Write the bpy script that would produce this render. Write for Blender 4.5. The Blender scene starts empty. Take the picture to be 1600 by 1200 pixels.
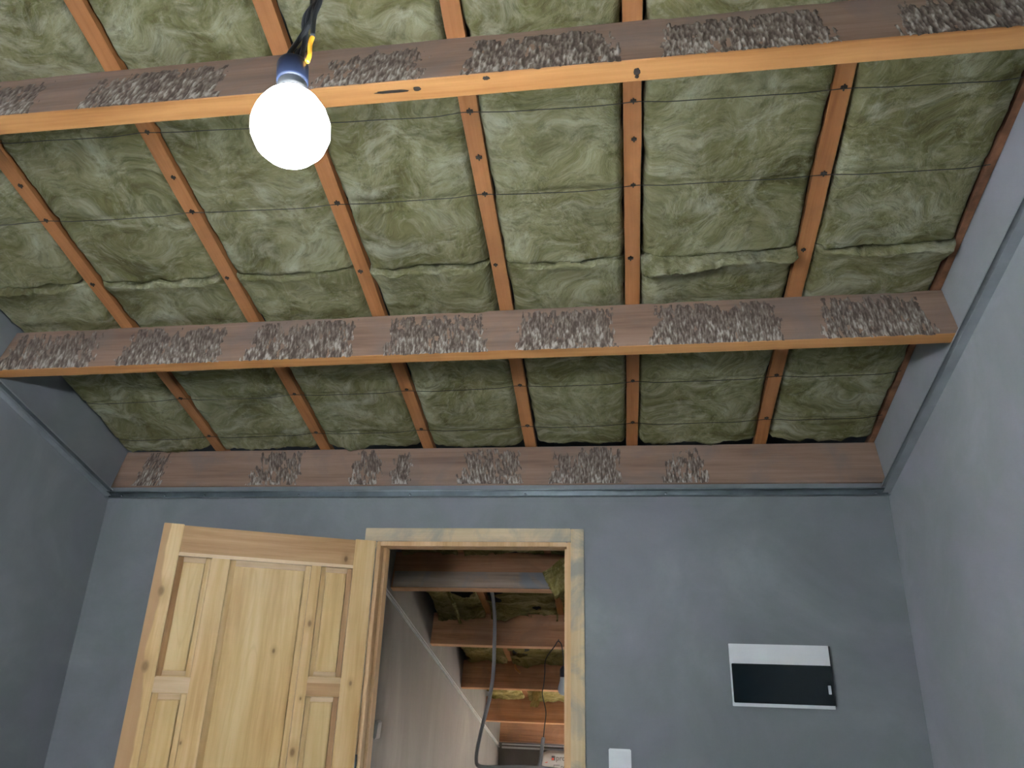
import bpy, bmesh, math, random
from mathutils import Vector, Matrix, noise, Euler
random.seed(7)
C = bpy.context.scene.collection
sc = bpy.context.scene

# ------------------------------------------------------------------ camera
F, YAW, PITCH, ROLL = 1141.91, -0.1524, 0.3813, 0.0317
cw, sw_, cp, sp = math.cos(YAW), math.sin(YAW), math.cos(PITCH), math.sin(PITCH)
fwd = Vector((sw_*cp, cw*cp, sp)); rt = Vector((cw, -sw_, 0)); up = rt.cross(fwd)
cr, sr = math.cos(ROLL), math.sin(ROLL)
r2 = rt*cr + up*sr; u2 = -rt*sr + up*cr
cd = bpy.data.cameras.new('camera'); cam = bpy.data.objects.new('camera', cd); C.objects.link(cam)
cd.sensor_width = 36; cd.lens = F/1600*36; cd.clip_start = .02
cam.matrix_world = Matrix(((r2.x, u2.x, -fwd.x, 1.1036), (r2.y, u2.y, -fwd.y, -3.1066), (r2.z, u2.z, -fwd.z, 1.5103), (0, 0, 0, 1)))
sc.camera = cam
# ------------------------------------------------------------------ world, light, exposure
w = bpy.data.worlds.new('world'); sc.world = w; w.use_nodes = True
w.node_tree.nodes['Background'].inputs[0].default_value = (.75, .85, 1, 1)
w.node_tree.nodes['Background'].inputs[1].default_value = .35
sc.view_settings.view_transform = 'Standard'; sc.view_settings.look = 'None'
sc.view_settings.exposure = 0.3; sc.view_settings.gamma = 1
BULB_STRENGTH = 760
def area(name, loc, rot, sx, sy, power, col):
    l = bpy.data.lights.new(name, 'AREA'); l.shape = 'RECTANGLE'; l.size = sx; l.size_y = sy; l.energy = power; l.color = col
    o = bpy.data.objects.new(name, l); C.objects.link(o); o.location = loc; o.rotation_euler = rot; return o
area('unseen_light', (2.42, 3.65, .60), (0, math.radians(90), 0), .7, 1.25, 190, (1, .90, .78))
# added fill light behind the camera, with a window built round it
area('unseen_light', (-1.0, -4.62, 1.6), (math.radians(90), 0, 0), 1.0, 1.0, 85, (.88, .93, 1))

# ------------------------------------------------------------------ dimensions
TH = .3078; HB = 2.2941; HP = 2.2374; XL, XR = -1.289, 2.1887; PH = .2
TH2 = .25; Y2, Z2 = .735, 1.929
def roofpt(x, s, n):            # main roof: s up the slope from the door wall, n away from the room
    return Vector((x, -s*math.cos(TH)+n*math.sin(TH), HB+s*math.sin(TH)+n*math.cos(TH)))
def roof2pt(x, t, n):           # lower roof beyond the door: t down the slope
    return Vector((x, Y2+t*math.cos(TH2)+n*math.sin(TH2), Z2-t*math.sin(TH2)+n*math.cos(TH2)))
RM = Euler((-TH, 0, 0)); RM2 = Euler((-TH2, 0, 0))

# ------------------------------------------------------------------ node helpers
class N:
    def __init__(s, name):
        s.m = bpy.data.materials.new(name); s.m.use_nodes = True; s.t = s.m.node_tree
        s.b = s.t.nodes['Principled BSDF']; s.l = s.t.links.new
        tc = s.t.nodes.new('ShaderNodeTexCoord'); oi = s.t.nodes.new('ShaderNodeObjectInfo')
        mu = s.t.nodes.new('ShaderNodeVectorMath'); mu.operation = 'SCALE'; mu.inputs[0].default_value = (13.7, 7.3, 5.1); s.l(oi.outputs['Random'], mu.inputs['Scale'])
        ad = s.t.nodes.new('ShaderNodeVectorMath'); s.l(tc.outputs['Object'], ad.inputs[0]); s.l(mu.outputs[0], ad.inputs[1])
        s.raw = tc.outputs['Object']; s.co = ad.outputs[0]
    def map(s, vec, scale=(1, 1, 1), rot=(0, 0, 0), loc=(0, 0, 0)):
        n = s.t.nodes.new('ShaderNodeMapping'); s.l(vec, n.inputs[0]); n.inputs['Location'].default_value = loc; n.inputs['Scale'].default_value = scale; n.inputs['Rotation'].default_value = rot; return n.outputs[0]
    def noise(s, vec, scale, detail=4, rough=.55, dist=0):
        n = s.t.nodes.new('ShaderNodeTexNoise'); s.l(vec, n.inputs['Vector']); n.inputs['Scale'].default_value = scale; n.inputs['Detail'].default_value = detail
        n.inputs['Roughness'].default_value = rough; n.inputs['Distortion'].default_value = dist; return n
    def math(s, op, a, b=None, c=None, clamp=False):
        n = s.t.nodes.new('ShaderNodeMath'); n.operation = op; n.use_clamp = clamp
        for i, v in enumerate((a, b, c)):
            if v is None: continue
            if isinstance(v, (int, float)): n.inputs[i].default_value = v
            else: s.l(v, n.inputs[i])
        return n.outputs[0]
    def rng(s, v, a, b, c=0, d=1):
        n = s.t.nodes.new('ShaderNodeMapRange'); s.l(v, n.inputs[0])
        for i, q in enumerate((a, b, c, d)): n.inputs[i+1].default_value = q
        return n.outputs[0]
    def ramp(s, v, stops):
        n = s.t.nodes.new('ShaderNodeValToRGB'); s.l(v, n.inputs[0]); e = n.color_ramp.elements
        while len(e) < len(stops): e.new(.5)
        for el, (p, c) in zip(e, stops): el.position = p; el.color = (*c, 1)
        return n.outputs[0]
    def mix(s, f, a, b, mode='MIX'):
        n = s.t.nodes.new('ShaderNodeMix'); n.data_type = 'RGBA'; n.blend_type = mode
        for i, v in ((0, f), (6, a), (7, b)):
            if isinstance(v, (int, float)): n.inputs[i].default_value = v
            elif isinstance(v, tuple): n.inputs[i].default_value = (*v, 1)
            else: s.l(v, n.inputs[i])
        return n.outputs[2]
    def bump(s, v, strength=.3, dist=.01):
        n = s.t.nodes.new('ShaderNodeBump'); n.inputs['Strength'].default_value = strength; n.inputs['Distance'].default_value = dist
        s.l(v, n.inputs['Height']); s.l(n.outputs[0], s.b.inputs['Normal'])
    def out(s, col=None, rough=.6, spec=.5, metal=0):
        if col is not None:
            if isinstance(col, tuple): s.b.inputs['Base Color'].default_value = (*col, 1)
            else: s.l(col, s.b.inputs['Base Color'])
        s.b.inputs['Roughness'].default_value = rough; s.b.inputs['Specular IOR Level'].default_value = spec; s.b.inputs['Metallic'].default_value = metal
        return s.m

def wood(name, lo, hi, dark, axis='x', scale=1, rough=.6, knots=0, dirt=None, dirt_amt=.5, spots=(), flame=0.0, heart=None):
    n = N(name); k = 18*scale
    sc_ = {'x': (1.1, k, k), 'y': (k, 1.1, k), 'z': (k, k, 1.1)}[axis]
    warp = n.noise(n.co, 1.6, 2).outputs['Color']
    vm = n.t.nodes.new('ShaderNodeVectorMath'); vm.operation = 'MULTIPLY_ADD'; n.l(warp, vm.inputs[0]); vm.inputs[1].default_value = (.06, .06, .06); n.l(n.co, vm.inputs[2])
    g = n.noise(n.map(vm.outputs[0], sc_), 1.0, 5, .6).outputs['Fac']
    fine = n.noise(n.map(n.co, tuple(v*6 if v > 2 else v*2 for v in sc_)), 1.0, 3, .6).outputs['Fac']
    v = n.math('ADD', n.math('MULTIPLY', g, .75), n.math('MULTIPLY', fine, .25))
    col = n.ramp(v, [(.32, dark), (.47, lo), (.62, hi)])
    if flame:
        fl = n.noise(n.map(vm.outputs[0], tuple(v*.35 for v in sc_)), 1.0, 2, .5).outputs['Fac']
        ring = n.math('ABSOLUTE', n.math('SINE', n.math('MULTIPLY', fl, 70)))
        col = n.mix(n.math('MULTIPLY', n.rng(ring, .0, .35, 1, 0), flame), col, dark)
    if heart:
        sx = n.t.nodes.new('ShaderNodeSeparateXYZ'); n.l(n.raw, sx.inputs[0])
        wv = n.noise(n.map(n.raw, (3, 3, 2.4)), 1.0, 3, .5).outputs['Fac']
        edge = n.math('ADD', sx.outputs['X'], n.math('MULTIPLY', n.math('SUBTRACT', wv, .5), .10))
        edge = n.math('ADD', edge, n.math('MULTIPLY', n.math('SUBTRACT', sx.outputs['Z'], 1.7), .03))
        col = n.mix(n.rng(edge, heart-.003, heart+.003, .8, 0), col, (.46, .265, .125))
    if knots:
        vo = n.t.nodes.new('ShaderNodeTexVoronoi'); vo.inputs['Scale'].default_value = knots
        ks = {'x': (.45, 1, 1), 'y': (1, .45, 1), 'z': (1, 1, .45)}[axis]
        n.l(n.map(vm.outputs[0], ks), vo.inputs['Vector'])
        col = n.mix(n.rng(vo.outputs['Distance'], .05, .11, .85, 0), col, tuple(c*.4 for c in dark))
    for (px, pz, r) in spots:
        d = n.t.nodes.new('ShaderNodeVectorMath'); d.operation = 'LENGTH'
        mp = n.map(n.raw, (1/r, 0, .6/r), (0, 0, 0), (-px/r, 0, -pz*.6/r)); n.l(mp, d.inputs[0])
        col = n.mix(n.rng(d.outputs['Value'], .5, 1.2, .9, 0), col, tuple(c*.22 for c in dark))
        col = n.mix(n.rng(d.outputs['Value'], 1.0, 3.2, .45, 0), col, tuple(c*.75 for c in dark))
    if dirt:
        dn = n.noise(n.co, 4.5, 6, .62, .6).outputs['Fac']
        col = n.mix(n.math('MULTIPLY', n.rng(dn, .46, .62), dirt_amt), col, dirt)
    n.bump(v, .25, .004)
    return n.out(col, rough, .3)

M = {}
M['planed'] = wood('planed_timber', (.50, .235, .080), (.60, .305, .115), (.36, .15, .045), 'x', 1, .55, knots=2.2)
M['sawn'] = wood('sawn_timber', (.27, .175, .125), (.33, .225, .165), (.17, .105, .075), 'x', .8, .85, dirt=(.20, .165, .15), dirt_amt=.55)
M['batten'] = wood('batten_timber', (.40, .170, .060), (.47, .215, .085), (.28, .11, .038), 'y', 1.2, .65, dirt=(.28, .13, .06), dirt_amt=.35)
M['far_planed'] = wood('far_planed_timber', (.66, .36, .19), (.76, .45, .26), (.5, .24, .1), 'x', 1, .6)
M['far_sawn'] = wood('far_sawn_timber', (.38, .185, .095), (.46, .25, .14), (.2, .09, .04), 'x', .9, .8, knots=2.6, dirt=(.2, .12, .08), dirt_amt=.4)
M['whitewashed'] = wood('plaster_smeared_board', (.33, .25, .19), (.42, .33, .26), (.2, .15, .11), 'x', 1, .8, dirt=(.22, .23, .25), dirt_amt=.9)
PINE = ((.70, .47, .215), (.80, .58, .31), (.56, .33, .125))
M['pine_v0'] = wood('pine_stile_heartwood', *PINE, 'z', .8, .45, flame=.2, heart=-.806, spots=((-.797, 1.78, .012), (-.80, 1.508, .013)))
M['pine_v'] = wood('pine_stile', *PINE, 'z', .8, .45, flame=.10, spots=((-.797, 1.78, .012), (-.80, 1.508, .013), (-.035, 1.468, .006)))
M['pine_v2'] = wood('pine_muntin', *PINE, 'z', .9, .45, spots=((-.224, 1.688, .008), (-.228, 1.219, .010), (-.223, 1.408, .004), (-.63, 1.25, .004)))
M['pine_dark'] = wood('pine_darker_rail', (.46, .27, .12), (.56, .345, .17), (.36, .19, .07), 'x', 1, .45, spots=((-.108, 1.955, .008),))
M['pine_pale'] = wood('pine_pale_rail', (.72, .52, .31), (.80, .61, .40), (.6, .40, .2), 'x', 1, .45)
M['pine_panel'] = wood('pine_panel', (.68, .46, .20), (.77, .56, .28), (.53, .32, .12), 'z', .7, .42, flame=.22, spots=((-.349, 1.579, .006),))
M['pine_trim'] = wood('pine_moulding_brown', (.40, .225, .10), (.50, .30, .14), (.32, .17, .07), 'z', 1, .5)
M['frame'] = wood('frame_pine_plastered', (.62, .46, .26), (.72, .57, .36), (.5, .34, .16), 'z', .8, .6, dirt=(.30, .30, .27), dirt_amt=.85)
M['frame_x'] = wood('frame_head_plastered', (.60, .46, .28), (.70, .56, .36), (.5, .34, .16), 'x', .8, .6, dirt=(.34, .33, .28), dirt_amt=.8)
M['lining'] = wood('lining_pine', (.66, .42, .21), (.76, .53, .3), (.52, .3, .13), 'z', .9, .5)

def wall_mat(name, base, var, rough=.55, spec=.4, stretch=(1, 1, 1)):
    n = N(name)
    a = n.noise(n.map(n.raw, stretch), 1.5, 6, .6, .8).outputs['Fac']; b = n.noise(n.map(n.raw, stretch), 6, 5, .6, .4).outputs['Fac']
    c = n.ramp(a, [(.3, tuple(x*(1-var) for x in base)), (.55, base), (.72, (base[0]*(1+var), base[1]*(1+var), base[2]*(1+var)))])
    c = n.mix(n.rng(b, .42, .66, 0, .45), c, (base[0]*.82, base[1]*.9, base[2]*.82))
    tin = n.noise(n.map(n.raw, stretch, loc=(5, 3, 1)), 2.2, 3, .5, .5).outputs['Fac']
    c = n.mix(n.rng(tin, .5, .68, 0, .4), c, (base[0]*1.12, base[1]*1.0, base[2]*1.16))
    f = n.noise(n.raw, 60, 3, .5).outputs['Fac']; n.bump(n.math('ADD', n.math('MULTIPLY', b, 1), n.math('MULTIPLY', f, .12)), .12, .02)
    return n.out(c, rough, spec)
M['wall_half_lit'] = wall_mat('grey_skim_plaster_half_lit', (.31, .335, .355), .2)  # same plaster as the door wall, lightened to paint in light on the left wall
M['wall'] = wall_mat('grey_skim_plaster', (.200, .219, .232), .24)
M['wall_lit'] = wall_mat('grey_skim_plaster_lit', (.40, .425, .452), .16)  # same plaster again, lightest copy: the right wall's stronger light put into the colour
M['far_wall'] = wall_mat('grey_trowelled_plaster', (.225, .21, .198), .3, .5, .5, (1, 1.2, .45))
M['floor'] = wall_mat('bare_screed', (.42, .41, .40), .2)

def wool_mat(name, tint=(1, 1, 1), contrast=1):
    n = N(name)
    w1 = n.noise(n.co, 3.0, 2, .5).outputs['Color']
    vm = n.t.nodes.new('ShaderNodeVectorMath'); vm.operation = 'MULTIPLY_ADD'; n.l(w1, vm.inputs[0]); vm.inputs[1].default_value = (.40, .40, .15); n.l(n.co, vm.inputs[2])
    wp = vm.outputs[0]
    big = n.noise(wp, 5.0, 8, .66, .35).outputs['Fac']
    c = n.ramp(big, [(.30, (.070, .066, .024)), (.42, (.150, .145, .062)), (.54, (.245, .240, .130)), (.70, (.42, .415, .29))])
    cl = n.noise(n.map(n.co, (1, 1, 1), loc=(3, 8, 2)), 2.3, 3, .5, .6).outputs['Fac']
    c = n.mix(n.rng(cl, .44, .62, 0, .5), c, (.205, .190, .092))
    # pale brushed smears and loose fibres
    for sc_, rt_, lo, hi, amt in (((4, 11, 4), .9, .52, .68, .60), ((9, 3.2, 6), .5, .55, .70, .45), ((22, 60, 22), -.6, .54, .72, .38), ((70, 22, 50), .4, .55, .72, .30)):
        f = n.noise(n.map(wp, sc_, (0, 0, rt_)), 1.0, 6, .66, .15).outputs['Fac']
        c = n.mix(n.rng(f, lo, hi, 0, amt*contrast), c, (.47, .465, .355))
    clump = n.noise(n.map(wp, (1, 1.5, 1)), 26, 6, .7, .2).outputs['Fac']
    c = n.mix(n.rng(clump, .34, .50, .5*contrast, 0), c, (.062, .060, .024))
    dk = n.noise(n.map(wp, (5, 12, 5), (0, 0, .3), (4, 4, 4)), 1.0, 6, .65, .2).outputs['Fac']
    c = n.mix(n.rng(dk, .30, .46, .62*contrast, 0), c, (.080, .078, .030))
    c = n.mix(1.0, c, tint, 'MULTIPLY')
    hgt = n.math('ADD', n.math('MULTIPLY', big, .7), n.math('ADD', n.math('MULTIPLY', dk, .5), n.math('MULTIPLY', clump, .45)))
    n.bump(hgt, .55, .03)
    return n.out(c, .95, .1)
M['wool'] = wool_mat('mineral_wool')
M['wool_pale'] = wool_mat('mineral_wool_torn', (1.35, 1.15, .8))
M['wool_brown'] = wool_mat('mineral_wool_brownish', (1.05, .90, .66))

def crust_mat():
    n = N('spattered_mortar'); at = n.t.nodes.new('ShaderNodeAttribute'); at.attribute_name = 'crust'
    v = n.math('ADD', at.outputs['Fac'], n.math('MULTIPLY', n.math('SUBTRACT', n.noise(n.map(n.co, (150, 90, 45)), 1, 3).outputs['Fac'], .5), .6))
    c = n.ramp(v, [(.08, (.095, .072, .058)), (.30, (.160, .122, .098)), (.50, (.22, .178, .15)), (.66, (.30, .26, .22)), (.9, (.49, .44, .385))])
    return n.out(c, .9, .2)
M['crust'] = crust_mat()
def plain(name, col, rough=.5, spec=.5, metal=0, var=.08, scale=8):
    n = N(name); f = n.noise(n.co, scale, 3).outputs['Fac']
    c = n.mix(n.rng(f, .35, .65), tuple(x*(1-var) for x in col), tuple(min(1, x*(1+var)) for x in col))
    return n.out(c, rough, spec, metal)
M['zinc'] = plain('galvanised_steel', (.20, .24, .26), .28, .5, .75, .2)
M['zinc_dull'] = plain('plaster_dulled_steel', (.34, .37, .39), .5, .5, .05, .12)
M['batten_old'] = plain('old_brown_timber', (.20, .095, .05), .8, .3, 0, .35, 14)
M['screw'] = plain('zinc_screw', (.75, .78, .8), .25, .5, 1)
M['wire'] = plain('dark_tying_wire', (.035, .035, .03), .7)
M['staple'] = plain('dark_staple', (.03, .022, .018), .5)
M['white'] = plain('white_plastic', (.86, .875, .885), .4, .5, 0, .02)
M['black_gloss'] = plain('smoked_black_door', (.004, .008, .010), .12, .35, 0, .2)
M['black_side'] = plain('black_plastic', (.012, .014, .018), .4)
M['socket'] = plain('dark_blue_socket', (.012, .018, .04), .4)
M['cable'] = plain('black_cable', (.018, .02, .022), .5)
M['conduit'] = plain('grey_conduit', (.26, .265, .28), .5)
M['orange'] = plain('orange_sleeve', (.85, .4, .03), .5)
M['deck'] = plain('dark_roof_underlay', (.035, .04, .042), .9)
M['bag'] = plain('white_paper_bag', (.72, .72, .70), .7, .3, 0, .05, 14)
M['ink'] = plain('grey_ink', (.09, .08, .08), .7)
M['red_ink'] = plain('red_ink', (.62, .09, .05), .7)
M['offbulb'] = plain('frosted_bulb', (.74, .77, .8), .35)
def emit(name, col, s):
    # LED bulb: the diffuser is brightest round its front and dimmer towards the neck
    n = N(name); n.b.inputs['Emission Color'].default_value = (*col, 1); sx = n.t.nodes.new('ShaderNodeSeparateXYZ'); n.l(n.raw, sx.inputs[0])
    n.l(n.rng(sx.outputs['Z'], -.03, .04, s, s*.22), n.b.inputs['Emission Strength']); return n.out((.9, .9, .9), .4)
M['lit'] = emit('lit_bulb', (.90, .96, 1.0), BULB_STRENGTH)
def glass():
    n = N('window_glass'); n.b.inputs['Transmission Weight'].default_value = 1; n.b.inputs['IOR'].default_value = 1.01; return n.out((1, 1, 1), 0)
M['glass'] = glass()

# ------------------------------------------------------------------ mesh helpers
def obj(name, bm, mats, parent=None, loc=(0, 0, 0), rot=(0, 0, 0), smooth=False):
    me = bpy.data.meshes.new(name)
    bmesh.ops.recalc_face_normals(bm, faces=bm.faces[:]) if not getattr(bm, 'keep', False) else None
    bm.to_mesh(me); bm.free()
    for m in (mats if isinstance(mats, (list, tuple)) else [mats]): me.materials.append(m)
    if smooth:
        for p in me.polygons: p.use_smooth = True
    o = bpy.data.objects.new(name, me); C.objects.link(o); o.location = loc; o.rotation_euler = rot
    if parent: o.parent = parent
    return o
def empty(name, loc, rot=(0, 0, 0)):
    o = bpy.data.objects.new(name, None); C.objects.link(o); o.location = loc; o.rotation_euler = rot; o.empty_display_size = .1; return o
def tag(o, label, cat=None, group=None, kind=None):
    o['label'] = label
    if cat: o['category'] = cat
    if group: o['group'] = group
    if kind: o['kind'] = kind
    return o
def box(bm, x0, x1, y0, y1, z0, z1, bev=0, mi=0):
    ret = bmesh.ops.create_cube(bm, size=1); vs = ret['verts']
    for v in vs: v.co = Vector((x0+(v.co.x+.5)*(x1-x0), y0+(v.co.y+.5)*(y1-y0), z0+(v.co.z+.5)*(z1-z0)))
    fs = list({f for v in vs for f in v.link_faces})
    for f in fs: f.material_index = mi
    if bev: bmesh.ops.bevel(bm, geom=list({e for v in vs for e in v.link_edges}), offset=bev, segments=2, affect='EDGES', material=-1)
    return bm
def prism(bm, pts, axis, a, b, mi=0):
    """pts 2-D polygon extruded along axis between a and b"""
    def mk(p, t): return {'x': (t, p[0], p[1]), 'y': (p[0], t, p[1]), 'z': (p[0], p[1], t)}[axis]
    A = [bm.verts.new(mk(p, a)) for p in pts]; B = [bm.verts.new(mk(p, b)) for p in pts]
    n = len(pts); fs = [bm.faces.new(A[::-1]), bm.faces.new(B)]
    for i in range(n): fs.append(bm.faces.new((A[i], A[(i+1) % n], B[(i+1) % n], B[i])))
    for f in fs: f.material_index = mi
    return bm
def lathe(bm, prof, seg=32, mi=0, cen=(0, 0, 0)):
    rings = []
    for r, z in prof:
        rings.append([bm.verts.new((cen[0]+r*math.cos(2*math.pi*k/seg), cen[1]+r*math.sin(2*math.pi*k/seg), cen[2]+z)) for k in range(seg)] if r > 1e-5 else [bm.verts.new((cen[0], cen[1], cen[2]+z))])
    for a, b in zip(rings, rings[1:]):
        for k in range(seg):
            k2 = (k+1) % seg
            vs = [a[k % len(a)], a[k2 % len(a)], b[k2 % len(b)], b[k % len(b)]]
            vs = list(dict.fromkeys(vs))
            if len(vs) > 2: bm.faces.new(vs).material_index = mi
    return bm
def tube(bm, pts, r, seg=8, sub=6, ripple=0):
    P = [Vector(p) for p in pts]; path = []
    for i in range(len(P)-1):
        p0, p1, p2, p3 = P[max(i-1, 0)], P[i], P[i+1], P[min(i+2, len(P)-1)]
        for k in range(sub):
            t = k/sub
            path.append(.5*((2*p1)+(-p0+p2)*t+(2*p0-5*p1+4*p2-p3)*t*t+(-p0+3*p1-3*p2+p3)*t**3))
    path.append(P[-1]); prev = None; nrm = None
    for i, p in enumerate(path):
        d = (path[min(i+1, len(path)-1)]-path[max(i-1, 0)]).normalized()
        nrm = d.orthogonal().normalized() if nrm is None else (nrm-d*nrm.dot(d)).normalized()
        bn = d.cross(nrm); rr = r*(1+ripple*(i % 2))
        ring = [bm.verts.new(p+rr*(nrm*math.cos(2*math.pi*k/seg)+bn*math.sin(2*math.pi*k/seg))) for k in range(seg)]
        if prev:
            for k in range(seg): bm.faces.new((prev[k], prev[(k+1) % seg], ring[(k+1) % seg], ring[k]))
        else: bm.faces.new(ring[::-1])
        prev = ring
    bm.faces.new(prev); return bm
def NB(): return bmesh.new()
def nz(x, y, z, o=3): return noise.fractal(Vector((x, y, z)), .9, 2.0, o)
ORD = ['first', 'second', 'third', 'fourth', 'fifth', 'sixth', 'seventh', 'eighth']

# ------------------------------------------------------------------ room shell
def st(name, bm, m, label):
    return tag(obj(name, bm, m), label, kind='structure')
YB = -4.5; GAP = .012
def ztop(y): return HB - y*math.tan(TH) + .285/math.cos(TH)     # underside of the roof deck over the room
OX0, OX1, OZ = .052, .900, 2.046                                 # rough door opening
bm = NB()
zf, zb = HB-.003, HB-.003-.1*math.tan(TH)
prism(bm, [(0, 0), (.1, 0), (.1, zb), (0, zf)], 'x', XL, OX0)
prism(bm, [(0, 0), (.1, 0), (.1, zb), (0, zf)], 'x', OX1, XR)
prism(bm, [(0, OZ), (.1, OZ), (.1, zb), (0, zf)], 'x', OX0, OX1)
st('wall_back', bm, M['wall'], 'dark grey plastered wall around the doorway')
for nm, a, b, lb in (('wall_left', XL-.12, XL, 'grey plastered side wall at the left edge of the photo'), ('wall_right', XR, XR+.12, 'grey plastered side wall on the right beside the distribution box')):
    bm = NB(); prism(bm, [(YB, 0), (.1, 0), (.1, ztop(.1)), (YB, ztop(YB))], 'x', a, b); st(nm, bm, M['wall_lit' if nm == 'wall_right' else 'wall_half_lit'], lb)
bm = NB()
for a, b, c, d in ((XL, -1.5, 0, ztop(YB)), (-.5, XR, 0, ztop(YB)), (-1.5, -.5, 0, 1.1), (-1.5, -.5, 2.1, ztop(YB))):
    if b > a: box(bm, a, b, YB-.12, YB, c, d)
box(bm, XL, -1.28, YB-.12, YB, 0, 3); 
st('wall_front', bm, M['wall'], 'grey wall behind the camera with an opening for the added fill light')
bm = NB(); box(bm, XL-.12, XR+.12, YB-.12, 4.9, -.12, 0); st('floor', bm, M['floor'], 'bare screed floor')
bm = NB(); a, b = .3, YB-.12
prism(bm, [(a, ztop(a)), (b, ztop(b)), (b, ztop(b)+.05), (a, ztop(a)+.05)], 'x', XL-.12, XR+.12)
st('ceiling', bm, M['deck'], 'dark sloping roof underlay above the mineral wool')
# lower room beyond the door
FX = -.1
def zt2(y): return Z2-(y-Y2)*math.tan(TH2)+.30/math.cos(TH2)
bm = NB(); prism(bm, [(.1, 0), (4.70, 0), (4.70, zt2(4.7)), (.1, zt2(.1))], 'x', FX-.1, FX); st('wall_far_left', bm, M['far_wall'], 'trowelled grey side wall seen through the doorway')
bm = NB(); prism(bm, [(4.634, 0), (4.72, 0), (4.72, .90), (4.634, .925)], 'x', FX, XR); st('wall_far', bm, M['far_wall'], 'low grey knee wall at the far end beyond the doorway')
bm = NB(); WY0, WY1, WZ0, WZ1 = 3.0, 4.3, .25, .9
prism(bm, [(.1, 0), (WY0, 0), (WY0, zt2(WY0)), (.1, zt2(.1))], 'x', XR, XR+.12)
prism(bm, [(WY1, 0), (4.7, 0), (4.7, zt2(4.7)), (WY1, zt2(WY1))], 'x', XR, XR+.12)
prism(bm, [(WY0, 0), (WY1, 0), (WY1, WZ0), (WY0, WZ0)], 'x', XR, XR+.12)
prism(bm, [(WY0, WZ1), (WY1, WZ1), (WY1, zt2(WY1)), (WY0, zt2(WY0))], 'x', XR, XR+.12)
st('wall_far_right', bm, M['far_wall'], 'grey gable wall of the room beyond the doorway')
bm = NB(); prism(bm, [(.1, zt2(.1)), (4.9, zt2(4.9)), (4.9, zt2(4.9)+.05), (.1, zt2(.1)+.05)], 'x', FX-.1, XR+.12)
st('ceiling_far', bm, M['deck'], 'dark underlay of the lower roof beyond the doorway')
def window(name, yz, axis, pos, lab):
    a0, a1, c0, c1 = yz; f = NB(); g = NB()
    def bx(B, p, q, r, s, d0, d1):
        if axis == 'x': box(B, d0, d1, p, q, r, s)
        else: box(B, p, q, d0, d1, r, s)
    for p, q, r, s in ((a0, a0+.05, c0, c1), (a1-.05, a1, c0, c1), (a0+.05, a1-.05, c0, c0+.05), (a0+.05, a1-.05, c1-.05, c1)): bx(f, p, q, r, s, pos, pos+.06)
    o = tag(obj(name, f, M['white']), lab, kind='structure'); bx(g, a0+.05, a1-.05, c0+.05, c1-.05, pos+.025, pos+.03); obj('window_pane', g, M['glass'], o)
window('window_1', (WY0, WY1, WZ0, WZ1), 'x', XR+.03, 'window in the gable of the lower room')
window('added_window', (-1.28, -.5, 1.1, 2.1), 'y', YB-.09, 'added window for the fill light behind the camera')

# ------------------------------------------------------------------ metal drywall profiles round the walls
SLC, SLS = math.cos(TH), math.sin(TH)
def channel(bm, L, wd=.030, fl=.028, t=.0012):
    # runs along local x, web against the wall at local y=0, flanges towards -y, open side to the room
    box(bm, 0, L, -t, 0, 0, wd); box(bm, 0, L, -fl, -t, 0, t); box(bm, 0, L, -fl, -t, wd-t, wd); box(bm, 0, L, -fl, -fl+t, wd-.004, wd-t)
def screw(parent, loc, rot, name='screw'):
    b = NB(); lathe(b, [(0, 0), (.0065, 0), (.0062, .0018), (.0035, .004), (0, .0045)], 12)
    return obj(name, b, M['screw'], parent, loc, rot, True)
bm = NB(); channel(bm, XR-XL-.002)
pr = tag(obj('metal_profile', bm, M['zinc'], None, (XL+.001, 0, HP)), 'horizontal galvanised steel channel screwed along the top of the door wall', 'metal profile', 'steel channels round the walls')
for sx in (-1.22, -1.0, -.80, -.34, .183, .70, 1.30, 2.14): screw(pr, (sx-XL, -.0012, .012), (math.radians(90), 0, 0))
for side, x, lb in ((0, XL, 'sloping grey channel climbing the left side wall'), (1, XR, 'sloping grey channel climbing the right side wall')):
    bm = NB(); L = 3.6; wd = .032; t = .0012; fl = .03; s_ = 1 if side == 0 else -1
    def bb(x0, x1, z0, z1): box(bm, min(s_*x0, s_*x1), max(s_*x0, s_*x1), -L, -.028, z0, z1)
    bb(0, t, 0, wd); bb(t, fl, 0, t); bb(t, fl, wd-t, wd); bb(fl-.0012, fl, wd-.006, wd-t)
    o = tag(obj('metal_profile', bm, M['zinc_dull'], None, (x, 0, HP), RM), lb, 'metal profile', 'steel channels round the walls')
    for q in (.5, 1.2, 1.9): screw(o, (s_*t, -q, .016), (0, s_*math.radians(90), 0))

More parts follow.
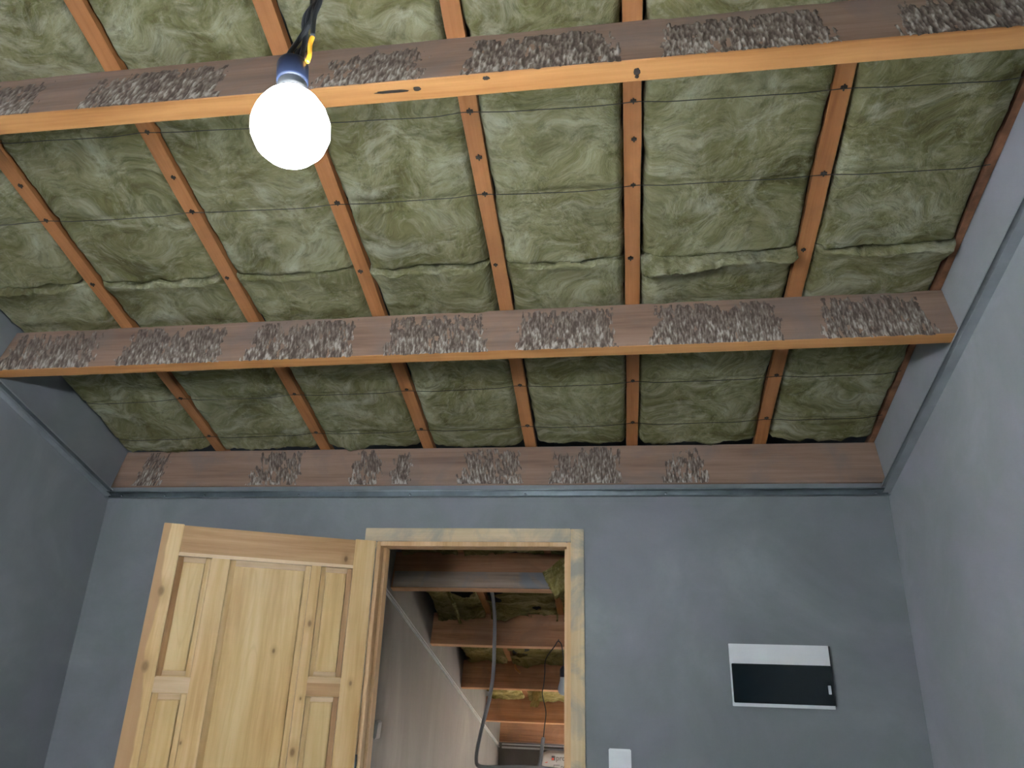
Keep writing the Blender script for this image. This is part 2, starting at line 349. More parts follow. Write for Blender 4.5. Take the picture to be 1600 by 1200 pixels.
# ------------------------------------------------------------------ purlins with mortar residue
def crust(parent, x0, x1, seed, amp=.0032, n0=-.002, n1=.19, slant=0., dens=0., wd=.0):
    dx, dn = .0027, .0045
    nx = int((x1-x0)/dx); nn = int((n1-n0)/dn); bm = NB(); lay = bm.verts.layers.float.new('crust'); g = {}
    for i in range(nx+1):
        for j in range(nn+1):
            x = x0+i*dx; n = n0+j*dn; v = j/nn
            xs = x+slant*.6*n
            inset = .025*v+.02*(nz(n*30+seed, seed, 0)+.3)
            e = min(x-(x0+inset), (x1-inset)-x)/.03
            top = (1-v)/.22 + .9*nz(x*18, seed*3.1, 5)
            m = min(e, top, .75)+1.05*nz(xs*85, n*24, seed+4, 3)-.08+dens-.22*v+.45*nz(x*9, n*6, seed+8, 2)
            a = noise.fractal(Vector((xs*165, n*36, seed*7.7)), .8, 2.0, 3)
            b_ = noise.noise(Vector((xs*45, n*20, seed*2.2)))
            hh = max(0, min(1, .42+.75*a+.3*b_))
            edge = max(0, min(1, m*1.5))
            drip = .35*max(0, 1-v*6)*max(0, b_+.3)
            d = (.0008+amp*hh+amp*drip)*edge if m > 0 else 0
            vt = bm.verts.new((x, -d-.0004, n+(0 if j else .004*noise.noise(Vector((x*60, seed, 1))))))
            vt[lay] = max(0, min(1, hh*(1.05-.45*v)+drip*.5+.05)); g[i, j] = (vt, m)
    for i in range(nx):
        for j in range(nn):
            q = [g[i, j], g[i+1, j], g[i+1, j+1], g[i, j+1]]
            if sum(p[1] for p in q) > 0: bm.faces.new([p[0] for p in q])
    bmesh.ops.delete(bm, geom=[v for v in bm.verts if not v.link_faces], context='VERTS')
    o = obj('mortar_residue', bm, M['crust'], parent, smooth=True)
    return o
def purlin(s, wd, ends, pts_fn, rot, mats, h, label, group, extra=.0, sag=0):
    """front lower edge passes through pts_fn(x, s); mesh local frame: x right, y down-slope, z away"""
    x0, x1 = ends; s0, s1 = s
    bm = NB(); o0 = pts_fn(x0, (s0), 0)
    nseg = 12; rings = []
    for k in range(nseg+1):
        t = k/nseg; x = (x1-x0)*t; dy = (s1-s0)*t
        wob = .0015*math.sin(t*9+s0*3)
        rings.append([bm.verts.new((x, dy+a, b)) for a, b in ((0, .002+wob), (.0025, wob), (wd-.002, wob), (wd, .002+wob), (wd, h), (0, h))])
    mi = [0, 0, 0, 1, 1, 1]
    for A, B in zip(rings, rings[1:]):
        for k in range(6):
            f = bm.faces.new((A[k], A[(k+1) % 6], B[(k+1) % 6], B[k])); f.material_index = mi[k]
    bm.faces.new(rings[0][::-1]).material_index = 1; bm.faces.new(rings[-1]).material_index = 1
    o = obj('roof_beam', bm, mats, None, o0, rot)
    return tag(o, label, 'beam', group)
def mp(x, sdown, n): return roofpt(x, -sdown, n)
G1 = 'roof beams over the room'
E0, E1 = XL+.001, XR-.001
b0 = purlin((0, 0), .05, (E0, E1), mp, RM, [M['sawn'], M['sawn']], PH-.001, 'lowest roof beam, smeared brown timber lying on top of the door wall', G1)
b1 = purlin((-.853, -.885), .045, (E0, E1), mp, RM, [M['planed'], M['sawn']], PH-.001, 'middle roof beam, its face crusted with seven patches of grey mortar', G1)
b2 = purlin((-1.862, -1.868), .054, (E0, E1), mp, RM, [M['planed'], M['sawn']], PH-.001, 'uppermost roof beam, behind the glowing bulb with a wide orange underside', G1)
def cr_(beam, lst, s0, s1, **k):
    for i, it in enumerate(lst):
        a, b = it[:2]; kw = dict(k); kw.update(it[2] if len(it) > 2 else {})
        o = crust(beam, max(0.004, a-XL), min(XR-XL-.004, b-XL), hash_(i, s0), **kw)
        mid = ((a+b)/2-XL)/(XR-XL); o.location = (0, (s1-s0)*mid, 0)
        o.rotation_euler = (0, 0, math.atan((s1-s0)/(XR-XL))); o.location = (0, 0, 0)
def hash_(i, s): return i*3.7+s*11.3+1
cr_(b1, [(-1.285, -.862, dict(slant=.5)), (-.78, -.335, dict(slant=.4)), (-.262, .178, dict(slant=.35)), (.262, .668, dict(slant=.25)), (.748, 1.118, dict(slant=.1)), (1.215, 1.665), (1.765, 2.13, dict(amp=.003, dens=-.05))], -.853, -.885)
cr_(b2, [(-1.27, -.9), (-.78, -.42), (-.3, .12), (.36, .66, dict(amp=.004, dens=-.12)), (.745, 1.135, dict(dens=.1)), (1.215, 1.63, dict(dens=.05)), (1.75, 2.14)], -1.862, -1.868, n1=.17, amp=.0045)
cr_(b0, [(-1.20, -1.02, dict(dens=-.3)), (-.62, -.34, dict(dens=-.22, slant=.6)), (-.12, .045, dict(slant=.5)), (.068, .19, dict(slant=.3)), (.375, .69, dict(slant=.35)), (.80, 1.13), (1.28, 1.5, dict(dens=-.42))], 0, 0, amp=.004, n0=.004, n1=.195, dens=-.06)
# dark knots and cracks on the upper beam's orange underside
def knot(parent, x, y, rx, ry, seed):
    b = NB(); c = b.verts.new((x, y, -.0018)); ring = []
    for k in range(18):
        a = 2*math.pi*k/18; q = 1+.35*noise.noise(Vector((math.cos(a)*2, math.sin(a)*2, seed)))
        ring.append(b.verts.new((x+rx*q*math.cos(a), y+ry*q*math.sin(a), -.0014)))
    for k in range(18): b.faces.new((c, ring[k], ring[(k+1) % 18]))
    return obj('knot', b, M['staple'], parent)
knot(b2, .57-XL, .022, .045, .004, 1); knot(b2, .635-XL, .020, .01, .006, 5); knot(b2, .81-XL, .008, .009, .005, 2); knot(b2, 1.17-XL, .024, .008, .009, 3); knot(b2, 1.17-XL, .036, .005, .005, 6)

# ------------------------------------------------------------------ battens
WIRES = [(1.69, 1.635), (1.385, 1.375), (.40, .475), (.115, .20)]     # s at XL, s at XR
def wire_s(k, x): a, b = WIRES[k]; return a+(b-a)*(x-XL)/(XR-XL)
BX = [-1.274, -.80, -.267, .233, .713, 1.168, 1.717, 2.176]
BW = .05
batlab = ['reddish batten hugging the left side wall', 'orange batten, second from the left side wall', 'orange batten passing just left of the glowing bulb', 'orange batten behind the glowing bulb',
          'orange batten with dark gaps just right of the glowing bulb', 'straight orange batten running upright through the middle of the photo', 'orange batten, last full one before the right side wall', 'rough brown batten hugging the right side wall']
G2 = 'battens holding the mineral wool'
for i, x in enumerate(BX):
    if i == 0: continue
    bm = NB(); L0, L1 = -.06, 3.9; ns = 60; rings = []
    for k in range(ns+1):
        s = L0+(L1-L0)*k/ns; wob = .004*nz(s*1.3, i*5.1, 0); wv = (.022 if i in (0, 7) else BW)*(1+.06*nz(s*2, i, 9))
        rings.append([bm.verts.new((wob+a*wv/2, -s, b)) for a, b in ((-1, .001), (1, .001), (1, .03), (-1, .03))])
    for A, B in zip(rings, rings[1:]):
        for k in range(4): bm.faces.new((A[k], A[(k+1) % 4], B[(k+1) % 4], B[k]))
    bm.faces.new(rings[0]); bm.faces.new(rings[-1][::-1])
    bt = tag(obj('roof_batten', bm, M['batten_old' if i == 7 else 'batten'], None, roofpt(x, 0, PH), RM), batlab[i], 'batten', G2)
    if i in (0, 7): continue
    sp_ = [(wire_s(k, x), 0.002) for k in range(4)]+[(1.09, -.006)]
    if i in (1, 2, 4, 5): sp_ += [(1.52+.02*math.sin(i*3), .004)]
    for (s, ox) in sp_:
        b = NB(); r = .006+.002*random.random()
        box(b, ox-r*1.2, ox+r*1.2, -s-r*.7, -s+r*.7, -.0035, .0005, .0012)
        box(b, ox-.002, ox+.002, -s-r*1.4, -s+r*1.3, -.005, -.001, .0008)
        obj('staple', b, M['staple'], bt)
# ------------------------------------------------------------------ wires
wl = ['thin dark wire across the wool just below the uppermost beam', 'thin dark wire across the wool midway between the upper and middle beams', 'thin dark wire across the wool just below the middle beam', 'thin dark wire across the wool just above the lowest beam']
for k in range(4):
    bm = NB(); pts = []
    for j in range(50):
        x = XL+.02+(XR-XL-.04)*j/49
        near = min(abs(x-b) for b in BX); n = PH-.003-(.013*min(1, near/.08))
        pts.append(roofpt(x, wire_s(k, x)+.004*nz(x*2.3, k*4.4, 1), n+.001*nz(x*5, k, 2)))
    tube(bm, pts, .0013, 5, 2)
    tag(obj('tying_wire', bm, M['wire']), wl[k], 'wire', 'tying wires under the wool')

# ------------------------------------------------------------------ mineral wool
def batt(x0, x1, s0, s1, seed, to_pt, rot, plane=PH, wires=(), droop_hi=.03, droop_lo=.0, res=.0085, ragged=.012, mat='wool', tuck=True, bulge=.012, rough=1., thick=.07, holes=None, sk=11):
    """to_pt(x, s, n) gives the world origin; s grows up-slope (local -y)."""
    bm = NB(); W = x1-x0; L = s1-s0; nx = max(8, int(W/res)); ns = max(8, int(L/res))
    cols = []
    for j in range(-sk, ns+sk+1):
        row = []
        for i in range(-3, nx+4):
            u = max(0, min(1, i/nx)); v = max(0, min(1, j/ns)); x = u*W; s = v*L; X, S_ = x0+x, s0+s
            de = min(x, W-x); ds = min(s, L-s)
            b = bulge*min(1, de/.06)
            n = plane-.002-b
            n -= rough*(.009*nz(X*5, S_*5, seed, 2)+.0022*nz(X*26, S_*30, seed+3, 3))
            # swirly creases
            q = noise.noise(Vector((X*5+2*noise.noise(Vector((X*2, S_*2, seed))), S_*9, seed*1.3)))
            n += rough*.0035*max(0, 1-abs(q)*9)
            if tuck: n += .026*max(0, 1-de/.022)**2
            for wf in wires:
                dw = (S_-wf(X)); n += .009*math.exp(-(dw/.012)**2)
            if plane == PH and to_pt is roofpt:
                for sb in (.85, 1.84): n += .014*math.exp(-((S_-sb)/.05)**4)
            dr = droop_hi*(.6+.8*nz(X*4, seed, 7, 2))*max(0, 1-(L-s)/.09)**1.3
            lo = droop_lo*(.6+.8*nz(X*4, seed, 17, 2))*max(0, 1-s/.09)**1.3
            n -= max(0, dr)+max(0, lo)+.010*(nz(X*16, S_*40, seed+9, 3))*(max(0, 1-(L-s)/.05)+max(0, 1-s/.04))
            xo = .008*nz(S_*9, seed, 3+(0 if u < .5 else 9), 3) if (u < .02 or u > .98) else 0
            so = 0
            if v <= .0: so = ragged*(nz(X*9, seed, 21, 3)+.35*nz(X*45, seed, 22, 2))
            if v >= 1.: so = ragged*(nz(X*9, seed, 31, 3)+.35*nz(X*45, seed, 32, 2))
            if j < 0:
                k = -j/sk; n = n+(plane+thick-n)*k; so += .016*noise.noise(Vector((X*9, k*15, seed)))-.004*k
            if j > ns:
                k = (j-ns)/sk; n = n+(plane+thick-n)*k; so += .016*noise.noise(Vector((X*9, k*15, seed+5)))+.003*k
            if i < 0: n = n+(plane+thick-n)*(-i/3); xo += .001
            if i > nx: n = n+(plane+thick-n)*((i-nx)/3); xo -= .001
            row.append(bm.verts.new((x+xo, -(s+so), n-plane)))
        cols.append(row)
    for A, B in zip(cols, cols[1:]):
        for a, b_, c, d in zip(A, A[1:], B[1:], B):
            if holes:
                m = (a.co+c.co)/2
                if holes(x0+m.x, s0-m.y): continue
            bm.faces.new((a, d, c, b_))
    bmesh.ops.delete(bm, geom=[v for v in bm.verts if not v.link_faces], context='VERTS')
    return obj('insulation_batt', bm, M[mat], None, to_pt(x0, s0, plane), rot, True)
G3 = 'mineral wool batts between the battens'
bayname = ['against the left side wall', 'in the second bay from the left wall', 'in the third bay from the left wall, below the bulb', 'in the bay just right of the bulb', 'in the bay left of the upright middle batten', 'in the bay right of the upright middle batten', 'against the right side wall']
rows = [(.03, 1.095, 'lower wool batt'), (1.105, 2.16, 'upper wool batt'), (2.17, 3.3, 'topmost wool batt')]
EDGE = [.6, .5, .55, .7, .65, 1.5, .75]
for r, (s0, s1, nm) in enumerate(rows):
    for i in range(7):
        x0, x1 = BX[i]+BW/2+.002, BX[i+1]-BW/2-.002
        if i == 6: x1 += .016
        if i == 0: x0 = XL+.004
        gl = .005*random.random(); x0 += gl
        ws = [(lambda X, k=k: wire_s(k, X)) for k in range(4) if s0-.05 < wire_s(k, x0) < s1+.05]
        o = batt(x0, x1, s0+(.02*random.random() if r == 0 else .004*random.random()), s1, 10*r+i*1.7+.3, roofpt, RM, PH, ws, droop_hi=.055*EDGE[i], ragged=.022 if r == 0 else .01, droop_lo=.006, res=.0082 if r < 2 else .02)
        if r == 2 and i in (0, 6): lb = nm+', '+bayname[i]
        else: lb = nm+' '+bayname[i]
        tag(o, lb.replace(', below the bulb', ''), 'insulation', G3)

# ------------------------------------------------------------------ door frame
fr = empty('trim_1', (0, 0, 0)); tag(fr, 'pine door frame smeared with grey plaster', 'door frame', kind='structure')
AW = .056
bm = NB(); box(bm, -.001, .0535, -.014, -.0005, 0, 2.098-AW, .002); obj('architrave', bm, M['frame'], fr)
bm = NB(); box(bm, .8985, .9535, -.014, -.0005, 0, 2.098, .002); obj('architrave', bm, M['frame'], fr)
bm = NB(); box(bm, 0, .8975, -.014, -.0005, 2.100-AW, 2.100, .002); obj('architrave', bm, M['frame_x'], fr)
bm = NB(); box(bm, .053, .071, -.004, .098, 0, 2.044, .002); box(bm, .071, .083, .045, .098, 0, 2.024, .001); j1 = obj('lining', bm, M['lining'], fr)
bm = NB(); box(bm, .881, .899, -.004, .098, 0, 2.044, .002); box(bm, .869, .881, .045, .098, 0, 2.024, .001); obj('lining', bm, M['lining'], fr)
bm = NB(); box(bm, .071, .881, -.004, .098, 2.025, 2.044, .002); obj('lining', bm, M['lining'], fr)
# ------------------------------------------------------------------ door leaf  (local: x from hinge = 0 to -.835, face towards the room at y=0, thickness towards +y)
PHI = .4865
leaf = empty('door_1', (.045, -.03, 0), (0, 0, PHI)); tag(leaf, 'open unpainted pine panel door swung against the dark wall', 'door', kind='structure')
LW, LT, ZT, T = .835, .0, 2.042, .038
def lf(name, x0, x1, z0, z1, mat, y0=0., y1=T, bev=.0015, par=leaf):
    bm = NB(); box(bm, -x1, -x0, y0, y1, z0, z1, bev); return obj(name, bm, M[mat], par)
ST = .075
lf('stile', -.012, ST, .01, ZT, 'pine_v'); lf('stile', LW-.075, LW, .01, ZT, 'pine_v0')
lf('rail', ST, LW-.075, 1.932, ZT-.004, 'pine_dark', -.0003)
lf('rail', ST, LW-.075, .01, .2, 'pine_pale')
lf('rail', ST, LW-.075, 1.918, 1.932, 'pine_pale', .0)
lf('muntin', .205, .245, .2, 1.918, 'pine_v2'); lf('muntin', .566, .636, .2, 1.918, 'pine_v2')
lf('rail', .075, .205, 1.418, 1.466, 'pine_dark'); lf('rail', .636, .760, 1.418, 1.474, 'pine_pale')
lf('rail', .075, .205, 1.466, 1.487, 'pine_pale', .001); 
def panel(x0, x1, z0, z1, ins, dark_l=False, dark_r=False, nm='pine_panel'):
    mw = ins-.003
    # recessed moulding frame stepping back to a raised field
    bm = NB(); box(bm, -x1, -x0, .019, T-.012, z0, z1)
    box(bm, -x1+ins, -x0-ins, .003, .02, z0+ins, z1-ins, .003)
    p = obj('panel', bm, M[nm], leaf)
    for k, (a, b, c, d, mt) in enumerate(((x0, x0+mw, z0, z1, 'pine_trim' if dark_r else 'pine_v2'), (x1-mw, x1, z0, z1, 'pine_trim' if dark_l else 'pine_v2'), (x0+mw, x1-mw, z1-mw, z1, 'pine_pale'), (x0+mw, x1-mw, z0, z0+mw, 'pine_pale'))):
        b2_ = NB(); g_ = .0022
        if k < 2:
            q = [(-b+g_, .0195), (-b+g_, .002), (-a, .013), (-a, .0195)] if k == 1 else [(-b, .0195), (-b, .013), (-a-g_, .002), (-a-g_, .0195)]
            prism(b2_, q, 'z', c+g_, d-g_)
        else:
            zz = (c, d); hi = d if k == 2 else c; lo = c if k == 2 else d
            hi -= g_*(1 if k == 2 else -1); prism(b2_, [(.0195, lo), (.013, lo), (.002, hi), (.0195, hi)], 'x', -b, -a)
        obj('moulding', b2_, M[mt], p)
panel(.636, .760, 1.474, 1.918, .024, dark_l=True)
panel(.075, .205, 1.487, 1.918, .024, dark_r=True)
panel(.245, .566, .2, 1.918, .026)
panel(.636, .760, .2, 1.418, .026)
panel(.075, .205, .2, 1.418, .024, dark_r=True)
bm = NB(); box(bm, -.835-.0005, -.835+.001, 0, T, .01, ZT, 0)
for hz in (1.72, .3):
    bm = NB(); lathe(bm, [(0, 0), (.006, 0), (.006, .09), (0, .09)], 12, cen=(.016, .010, hz-.6 if hz > 1 else hz)); obj('hinge', bm, M['zinc'], leaf, smooth=True)

# ------------------------------------------------------------------ distribution box
db = empty('distribution_box', (1.692, 0, 1.545)); tag(db, 'white electrical distribution box with a smoked black door on the wall', 'distribution box')
hw, hh = .1835, .111
bm = NB(); box(bm, -hw+.004, hw-.004, -.012, -.0005, -hh+.004, hh-.004, .002); obj('back_plate', bm, M['white'], db)
bm = NB(); box(bm, -hw, hw, -.021, -.0125, -hh, hh, .001); obj('cover', bm, M['white'], db)
bm = NB(); box(bm, -hw+.005, hw+.001, -.026, -.0215, -hh+.0125, hh-.0715, .002); obj('door', bm, M['black_gloss'], db)
bm = NB(); box(bm, hw+.0012, hw+.004, -.024, -.001, -hh+.010, hh-.002, .001); obj('side_trim', bm, M['black_side'], db)
bm = NB(); box(bm, hw-.020, hw-.009, -.0285, -.0265, -.060, -.029, .001); obj('latch', bm, M['white'], db)
# ------------------------------------------------------------------ light switches
def lswitch(loc, rz, lab, w_=.084, wide=.6):
    e = empty('light_switch', loc, (0, 0, rz)); tag(e, lab, 'switch')
    bm = NB(); box(bm, -w_/2, w_/2, -.009, -.0005, -w_/2, w_/2, .003); obj('frame_plate', bm, M['white'], e)
    bm = NB(); prism(bm, [(-.0095, -.033), (-.0095, .033), (-.016, .033), (-.0125, -.033)], 'x', -w_/2+.007, w_/2-.014); obj('rocker', bm, M['white'], e)
lswitch((1.083, 0, 1.2295), 0, 'white light switch right of the door frame, cut by the bottom edge')
lswitch((FX, .714, 1.253), math.radians(90), 'small white light switch on the side wall seen through the doorway')

# ------------------------------------------------------------------ glowing pendant bulb
BL = Vector((.671, -2.36, 2.2))
pl = empty('pendant_lamp', BL); tag(pl, 'glowing bare bulb hanging from twisted cables in the upper left', 'lamp')
tilt = Euler((0, math.radians(-7), 0))
bm = NB(); prof = [(0, -.053), (.018, -.050), (.034, -.042), (.046, -.028), (.0525, -.010), (.053, .006), (.048, .024), (.038, .042), (.026, .055)]
lathe(bm, prof, 24); obj('bulb', bm, M['lit'], pl, rot=tilt, smooth=True)
bm = NB(); lathe(bm, [(.0262, .0555), (.0215, .062), (.0205, .078), (0, .080)], 24); obj('bulb_base', bm, M['white'], pl, rot=tilt, smooth=True)
bm = NB(); lathe(bm, [(0, .080), (.0215, .080), (.0222, .084), (.0222, .112), (.0205, .117), (.016, .120), (0, .120)], 24); obj('socket', bm, M['socket'], pl, rot=tilt, smooth=True)
ct = roofpt(.713, 2.42, PH)-BL
for dx, k in ((-.006, 0), (.004, 1), (.0, 2)):
    bm = NB()
    pts = [(-.013+dx*1.8, dx*.5, .117), (-.011+dx*1.6, dx*.5, .135), (-.008+dx*.5, .005*k, .165), (-.002-dx*1.2, -.004, .20), (.004+dx, 0, .26), (.008-dx*2, 0, .40), (.018+dx, 0, .68), (ct.x, ct.y+.004*k, ct.z-.004)]
    tube(bm, pts, .0036, 8, 8); obj('cable', bm, M['cable'], pl, smooth=True)
bm = NB(); tube(bm, [(.012, -.006, .160), (.010, -.006, .145), (.012, -.006, .125), (.010, -.006, .112)], .0034, 8, 4); obj('cable_end', bm, M['orange'], pl, smooth=True)
bm = NB(); tube(bm, [(.008, -.003, .30), (.014, -.006, .235), (.009, -.006, .20), (.012, -.006, .158)], .0038, 8, 5); obj('cable', bm, M['cable'], pl, smooth=True)

# ------------------------------------------------------------------ room beyond the door: beams
def mp2(x, t, n): return roof2pt(x, t, n)
ts = [0, .962, 2.016, 3.125, 4.024]
fl_ = ['dim beam across the top of the doorway with a plaster-smeared strip', 'brown beam behind the grey conduit, second beyond the doorway', 'brown beam behind the unlit bulb, third beyond the doorway', 'warm brown beam with torn wool hanging over it, fourth beyond the doorway', 'orange brown beam on top of the far knee wall']
FB = []
for i, t in enumerate(ts):
    FB.append(purlin((t, t), .05, (FX+.001, XR-.001), mp2, RM2, [M['far_planed'], M['far_sawn']], .199, fl_[i], 'beams of the lower roof beyond the doorway'))
bm = NB(); box(bm, .012, 1.02, -.012, -.0005, .004, .088, .002); obj('plastered_strip', bm, M['whitewashed'], FB[0])
for i, x in enumerate((.262, .724, 1.2, 1.7)):
    bm = NB(); box(bm, -.022, .022, -.58, 4.1, .001, .03, .001)
    tag(obj('roof_batten', bm, M['batten'], None, roof2pt(x, 0, .2), RM2), ['orange batten behind the top of the grey conduit', 'orange batten near the right jamb, beyond the doorway', 'batten of the lower roof hidden right of the doorway', 'batten of the lower roof towards the gable window'][i], 'batten', 'battens of the lower roof')
bm = NB(); tube(bm, [(0, 0, 0), (.01, -.012, -.03), (.045, -.02, -.06)], .011, 4, 3); tag(obj('wood_offcut', bm, M['planed'], None, roof2pt(.30, 2.0, .17)), 'short orange stick poking from the wool behind the conduit', 'timber offcut')
# wool of the lower roof, sagging and torn
FBX = [FX+.02, .262, .724, 1.2]
def r2pt(x, s, n): return roof2pt(x, -s, n)
flb = {(0, 0): 'dark wool batt above the dim beam, by the left side', (0, 1): 'dark wool batt above the dim beam, left of the near batten', (0, 2): 'dark wool batt above the dim beam, at the right jamb',
       (1, 0): 'torn sagging wool left of the conduit, under the dim beam', (1, 1): 'layered sagging wool between the conduit and right jamb', (1, 2): 'wool batt at the right jamb under the dim beam',
       (2, 0): 'thin sagging wool strip left of the conduit, under the second beam', (2, 1): 'sagging wool strip left of the unlit bulb', (2, 2): 'wool strip behind the unlit bulb at the right jamb',
       (3, 0): 'pale torn wool strip right of the conduit, low in the doorway', (3, 1): 'pale torn wool with a ragged tongue, below the unlit bulb', (3, 2): 'pale torn wool under the third beam at the right jamb'}
FW = {}
for r in range(4):
    for i in range(3):
        x0, x1 = FBX[i]+.02, FBX[i+1]-.02
        s1 = -(ts[r-1]+.055) if r else .56
        s0 = -(ts[r]-.01) if r else .005
        sd = 40+r*5+i*2.3
        hl = (lambda X, S_, sd=sd, r=r: nz(X*5, S_*5, sd, 3) > (.34 if r == 1 else .45)) if r < 3 else None
        if r == 1 and i == 0: hl = lambda X, S_: ((X-.14)/.10)**2+((S_+.50)/.14)**2 < 1+.5*nz(X*20, S_*20, 3)
        o = batt(x0, x1, s0, s1, sd, r2pt, RM2, .2, (), droop_hi=.04, droop_lo=[.02, .05, .025, .02][r], res=.009, ragged=.045, mat='wool_brown' if r < 3 else 'wool_pale', tuck=False, bulge=[0, .012, .010, .012][r], rough=1.9, holes=hl, thick=.05)
        FW[r, i] = o
        tag(o, flb[(r, i)], 'insulation', 'torn wool batts of the lower roof')
def strip(par, path, wd, seed, lab, mat='wool_pale', nu=14, thick=.012):
    """a hanging torn piece of wool with thickness"""
    bm = NB(); P = [Vector(p) for p in path]; g = []
    sub = 8; pts = []
    for a, b in zip(P, P[1:]):
        for k in range(sub): pts.append(a.lerp(b, k/sub))
    pts.append(P[-1])
    for side in (0, 1):
        rr = []
        for j, p in enumerate(pts):
            row = []
            for i in range(nu+1):
                u = i/nu-.5; wv = wd*(1+.35*nz(j*.25, seed, 2)); e = 1-abs(u*2)**4
                q = p+Vector((u*wv+.006*noise.noise(Vector((j*.4, i*.5, seed))), .014*noise.noise(Vector((i*.4, j*.3, seed+2)))+(thick/2*e if side else -thick/2*e), .012*noise.noise(Vector((i*.7, j*.2, seed+4)))*(1 if j in (0, len(pts)-1) else .3)))
                row.append(bm.verts.new(q))
            rr.append(row)
        g.append(rr)
        for A, B in zip(rr, rr[1:]):
            for a, b, c, d in zip(A, A[1:], B[1:], B): bm.faces.new((a, b, c, d))
    R0, R1 = g
    for j in range(len(pts)-1):
        for i in (0, nu): bm.faces.new((R0[j][i], R0[j+1][i], R1[j+1][i], R1[j][i]))
    for j in (0, len(pts)-1):
        for i in range(nu): bm.faces.new((R0[j][i], R0[j][i+1], R1[j][i+1], R1[j][i]))
    o = obj('torn_tongue', bm, M[mat], par, smooth=True); o.matrix_parent_inverse = (Matrix.Translation(par.location) @ par.rotation_euler.to_matrix().to_4x4()).inverted(); return tag(o, lab)
q = roof2pt(.44, 2.1, .14)
strip(FW[3, 1], [roof2pt(.50, 2.12, .17), roof2pt(.47, 2.12, .10), (.455, roof2pt(0, 2.1, 0).y+.03, roof2pt(0, 2.1, 0).z-.03), (.44, roof2pt(0, 2.1, 0).y+.03, roof2pt(0, 2.1, 0).z-.10)], .06, 3, 'ragged tongue of pale wool')
strip(FW[1, 0], [roof2pt(.10, .12, .17), roof2pt(.13, .5, .10), roof2pt(.16, .62, .02)], .022, 8, 'drooping pale tuft', 'wool_pale')
# stiff slab of wool drooping over the dim beam at the right jamb
bm = NB(); nx_, ny_, nzv = 10, 24, 6
A0 = Vector((.716, .62, 2.004)); ux = Vector((.125, .03, .088)); uy = Vector((.062, .02, -.115)); uz = Vector((0, .05, -.01))
grid = {}
for i in range(nx_+1):
    for j in range(ny_+1):
        for k in (0, 1):
            a, b = i/nx_, j/ny_
            p = A0+ux*a*1.35+uy*b+uz*k+Vector((1, 0, -.3))*(.010*noise.noise(Vector((a*3, b*16, k)))*(2 if i == 0 else 1))+Vector((0, 1, 0))*.006*noise.noise(Vector((a*4, b*12, k+7)))
            grid[i, j, k] = bm.verts.new(p)
for i in range(nx_):
    for j in range(ny_):
        for k in (0, 1): bm.faces.new((grid[i, j, k], grid[i+1, j, k], grid[i+1, j+1, k], grid[i, j+1, k]))
for i in range(nx_):
    for j in (0, ny_): bm.faces.new((grid[i, j, 0], grid[i+1, j, 0], grid[i+1, j, 1], grid[i, j, 1]))
for j in range(ny_):
    for i in (0, nx_): bm.faces.new((grid[i, j, 0], grid[i, j+1, 0], grid[i, j+1, 1], grid[i, j, 1]))
tag(obj('insulation_slab', bm, M['wool_pale'], None, smooth=True), 'cut slab of layered wool tipped over the dim beam at the right jamb', 'insulation')

# far side profile strips
bm = NB(); L = 4.6; box(bm, 0, .008, 0, L, 0, .003); box(bm, 0, .014, 0, L, -.022, -.019)
tag(obj('metal_profile', bm, M['white'], None, roof2pt(FX+.0005, -.6, -.035), RM2), 'bright thin steel edge descending the side wall beyond the doorway', 'metal profile', 'steel edges beyond the doorway')
bm = NB(); box(bm, FX+.03, XR-.002, -.014, 0, 0, .012); box(bm, FX+.03, XR-.002, -.022, 0, -.03, -.014)
tag(obj('metal_profile', bm, M['white'], None, (0, 4.633, .905)), 'pale horizontal edge strip along the far knee wall', 'metal profile', 'steel edges beyond the doorway')

# conduits and unlit bulb
bm = NB(); cy = 1.3
tube(bm, [(.352, 1.02, 2.02), (.354, 1.2, 1.985), (.358, cy, 1.92), (.370, cy, 1.80), (.372, cy, 1.671), (.372, cy, 1.534), (.356, cy, 1.40), (.325, cy, 1.268), (.302, cy, 1.155), (.296, cy, 1.092), (.306, cy, 1.058), (.35, cy, 1.050), (.45, cy, 1.054), (.62, cy, 1.06), (1.0, cy, 1.05), (1.5, cy+.2, 1.07)], .0105, 10, 10, .06)
tag(obj('flexible_conduit', bm, M['conduit'], None, smooth=True), 'grey corrugated conduit hanging in a long curve beyond the doorway', 'conduit')
bm = NB(); cy2 = 1.6
tube(bm, [(.632, cy2, 1.19), (.624, cy2, 1.13), (.615, cy2, 1.06), (.59, cy2, .98), (.58, cy2, .7), (.6, 1.55, .3), (.65, 1.5, .012)], .0105, 10, 10, .06)
tag(obj('flexible_conduit', bm, M['conduit'], None, smooth=True), 'grey conduit end rising at the bottom edge beneath the black lamp cord', 'conduit')
p2 = empty('pendant_lamp', (.748, cy2, 1.49)); tag(p2, 'unlit white bulb on a looped black cord beside the right jamb', 'lamp')
k = 1.0
bm = NB(); lathe(bm, [(0, -.072), (.016, -.069), (.027, -.06), (.032, -.046), (.0325, -.034), (.029, -.016), (.022, .006), (.0185, .03), (0, .03)], 24); obj('bulb', bm, M['offbulb'], p2, smooth=True)
bm = NB(); lathe(bm, [(0, .0305), (.0215, .0305), (.0215, .07), (.017, .08), (.008, .092), (0, .092)], 20); obj('socket', bm, M['socket'], p2, smooth=True)
o_ = Vector((.748, cy2, 1.49))
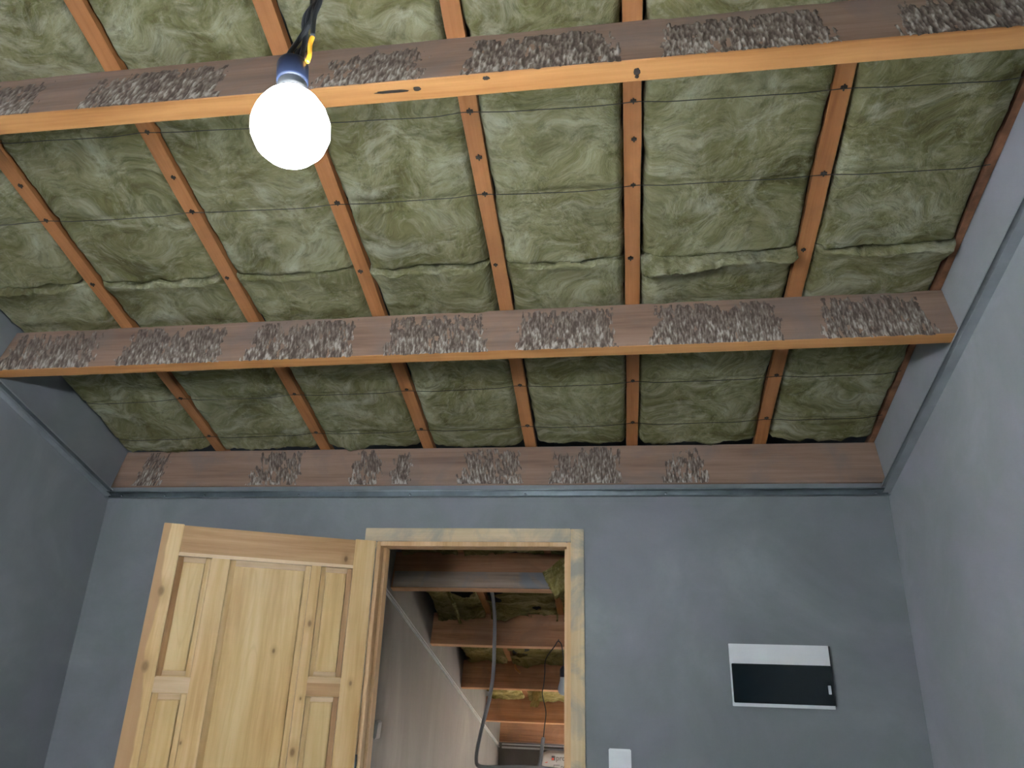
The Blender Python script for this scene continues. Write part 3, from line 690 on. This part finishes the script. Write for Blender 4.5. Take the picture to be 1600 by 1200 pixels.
bm = NB(); tube(bm, [Vector(q)-o_ for q in [(.748, 1.6, 1.58), (.745, 1.6, 1.638), (.736, 1.6, 1.70), (.715, 1.6, 1.722), (.695, 1.6, 1.694), (.641, 1.6, 1.617), (.636, 1.6, 1.54), (.63, 1.6, 1.473), (.623, 1.6, 1.42), (.645, 1.6, 1.327), (.638, 1.6, 1.25), (.633, 1.6, 1.19)]], .0032, 7, 7); obj('cord', bm, M['cable'], p2, smooth=True)
bm = NB(); tube(bm, [(.715-.748, 0, 1.722-1.49+.003), (.715-.748, .03, 1.722-1.49+.012), (.715-.748, .066, 1.722-1.49-.002)], .002, 6, 4); obj('hook', bm, M['wire'], p2)

# plaster bags against the knee wall
def bag(x, z, lab, write=False, seed=0, w_=.40, h_=.146, tiltz=0):
    bm = NB(); bmesh.ops.create_cube(bm, size=1); bmesh.ops.subdivide_edges(bm, edges=bm.edges[:], cuts=9, use_grid_fill=True)
    for v in bm.verts:
        c = v.co*2; r = (1-.12*abs(c.x)**6*abs(c.z)**2)*(1-.05*abs(c.x)**4)
        v.co = Vector((c.x*w_/2, c.y*.13*(1-.15*abs(c.z)**4*abs(c.x)**2), c.z*h_/2*r*(1-.15*abs(c.x)**8)))
        v.co += Vector((0, .004*nz(c.x*2, c.z*2, seed), .004*nz(c.x*2, c.y*2, seed+3)))
    e = obj('plaster_bag', bm, M['bag'], None, (x, 4.47, z), (0, 0, 0), True); tag(e, lab, 'bag', 'paper bags stacked at the knee wall')
    if write:
        def txt(s, size, lx, lz, mat, nm='print'):
            cu = bpy.data.curves.new(nm, 'FONT'); cu.body = s; cu.size = size; cu.extrude = .0006
            t = bpy.data.objects.new('tmp', cu); C.objects.link(t); bpy.context.view_layer.update()
            me = bpy.data.meshes.new_from_object(t.evaluated_get(bpy.context.evaluated_depsgraph_get())); C.objects.unlink(t); bpy.data.objects.remove(t)
            me.materials.clear(); me.materials.append(mat)
            o = bpy.data.objects.new(nm, me); C.objects.link(o); o.parent = e; o.location = (lx, -.137, lz); o.rotation_euler = (math.radians(90), 0, 0)
        txt('prol', .062, -.065, .018, M['ink']); txt('nen', .045, -.02, -.045, M['ink'])
        bm = NB(); box(bm, -.105, -.073, -.137, -.134, .017, .055); obj('logo_square', bm, M['ink'], e)
        bm = NB(); box(bm, -.101, -.085, -.1375, -.1372, .020, .038); obj('logo_square', bm, M['red_ink'], e)
        for (a, b, c, d) in ((-.165, -.145, -.005, .0), (-.15, -.14, .0, .004), (-.19, -.185, -.07, -.045), (-.15, -.144, -.07, -.035), (-.158, -.15, -.07, -.066)):
            bm = NB(); box(bm, a, b, -.1375, -.134, c, d); obj('print', bm, M['red_ink'], e)
        for (a, b, c, d) in ((-.085, -.03, -.022, -.018), (-.085, -.082, -.045, -.022), (-.10, -.04, -.055, -.052), (-.10, -.097, -.07, -.052)):
            bm = NB(); box(bm, a, b, -.1375, -.134, c, d); obj('print', bm, M['ink'], e)
bag(.54, .80, 'white paper bag printed with red and grey lettering, topmost at the knee wall', True, 1, .42, .155)
for k, z in enumerate((.643, .493, .343, .193)):
    bag(.55+.01*(k % 2), z, ['white paper bag directly under the printed one', 'white paper bag in the middle of the stack at the knee wall', 'white paper bag near the bottom of the stack', 'white paper bag low in the stack, above the lowest'][k], False, k+2)
bag(.55, .0575, 'lowest white paper bag, on the floor at the knee wall', False, 9, .42, .115)
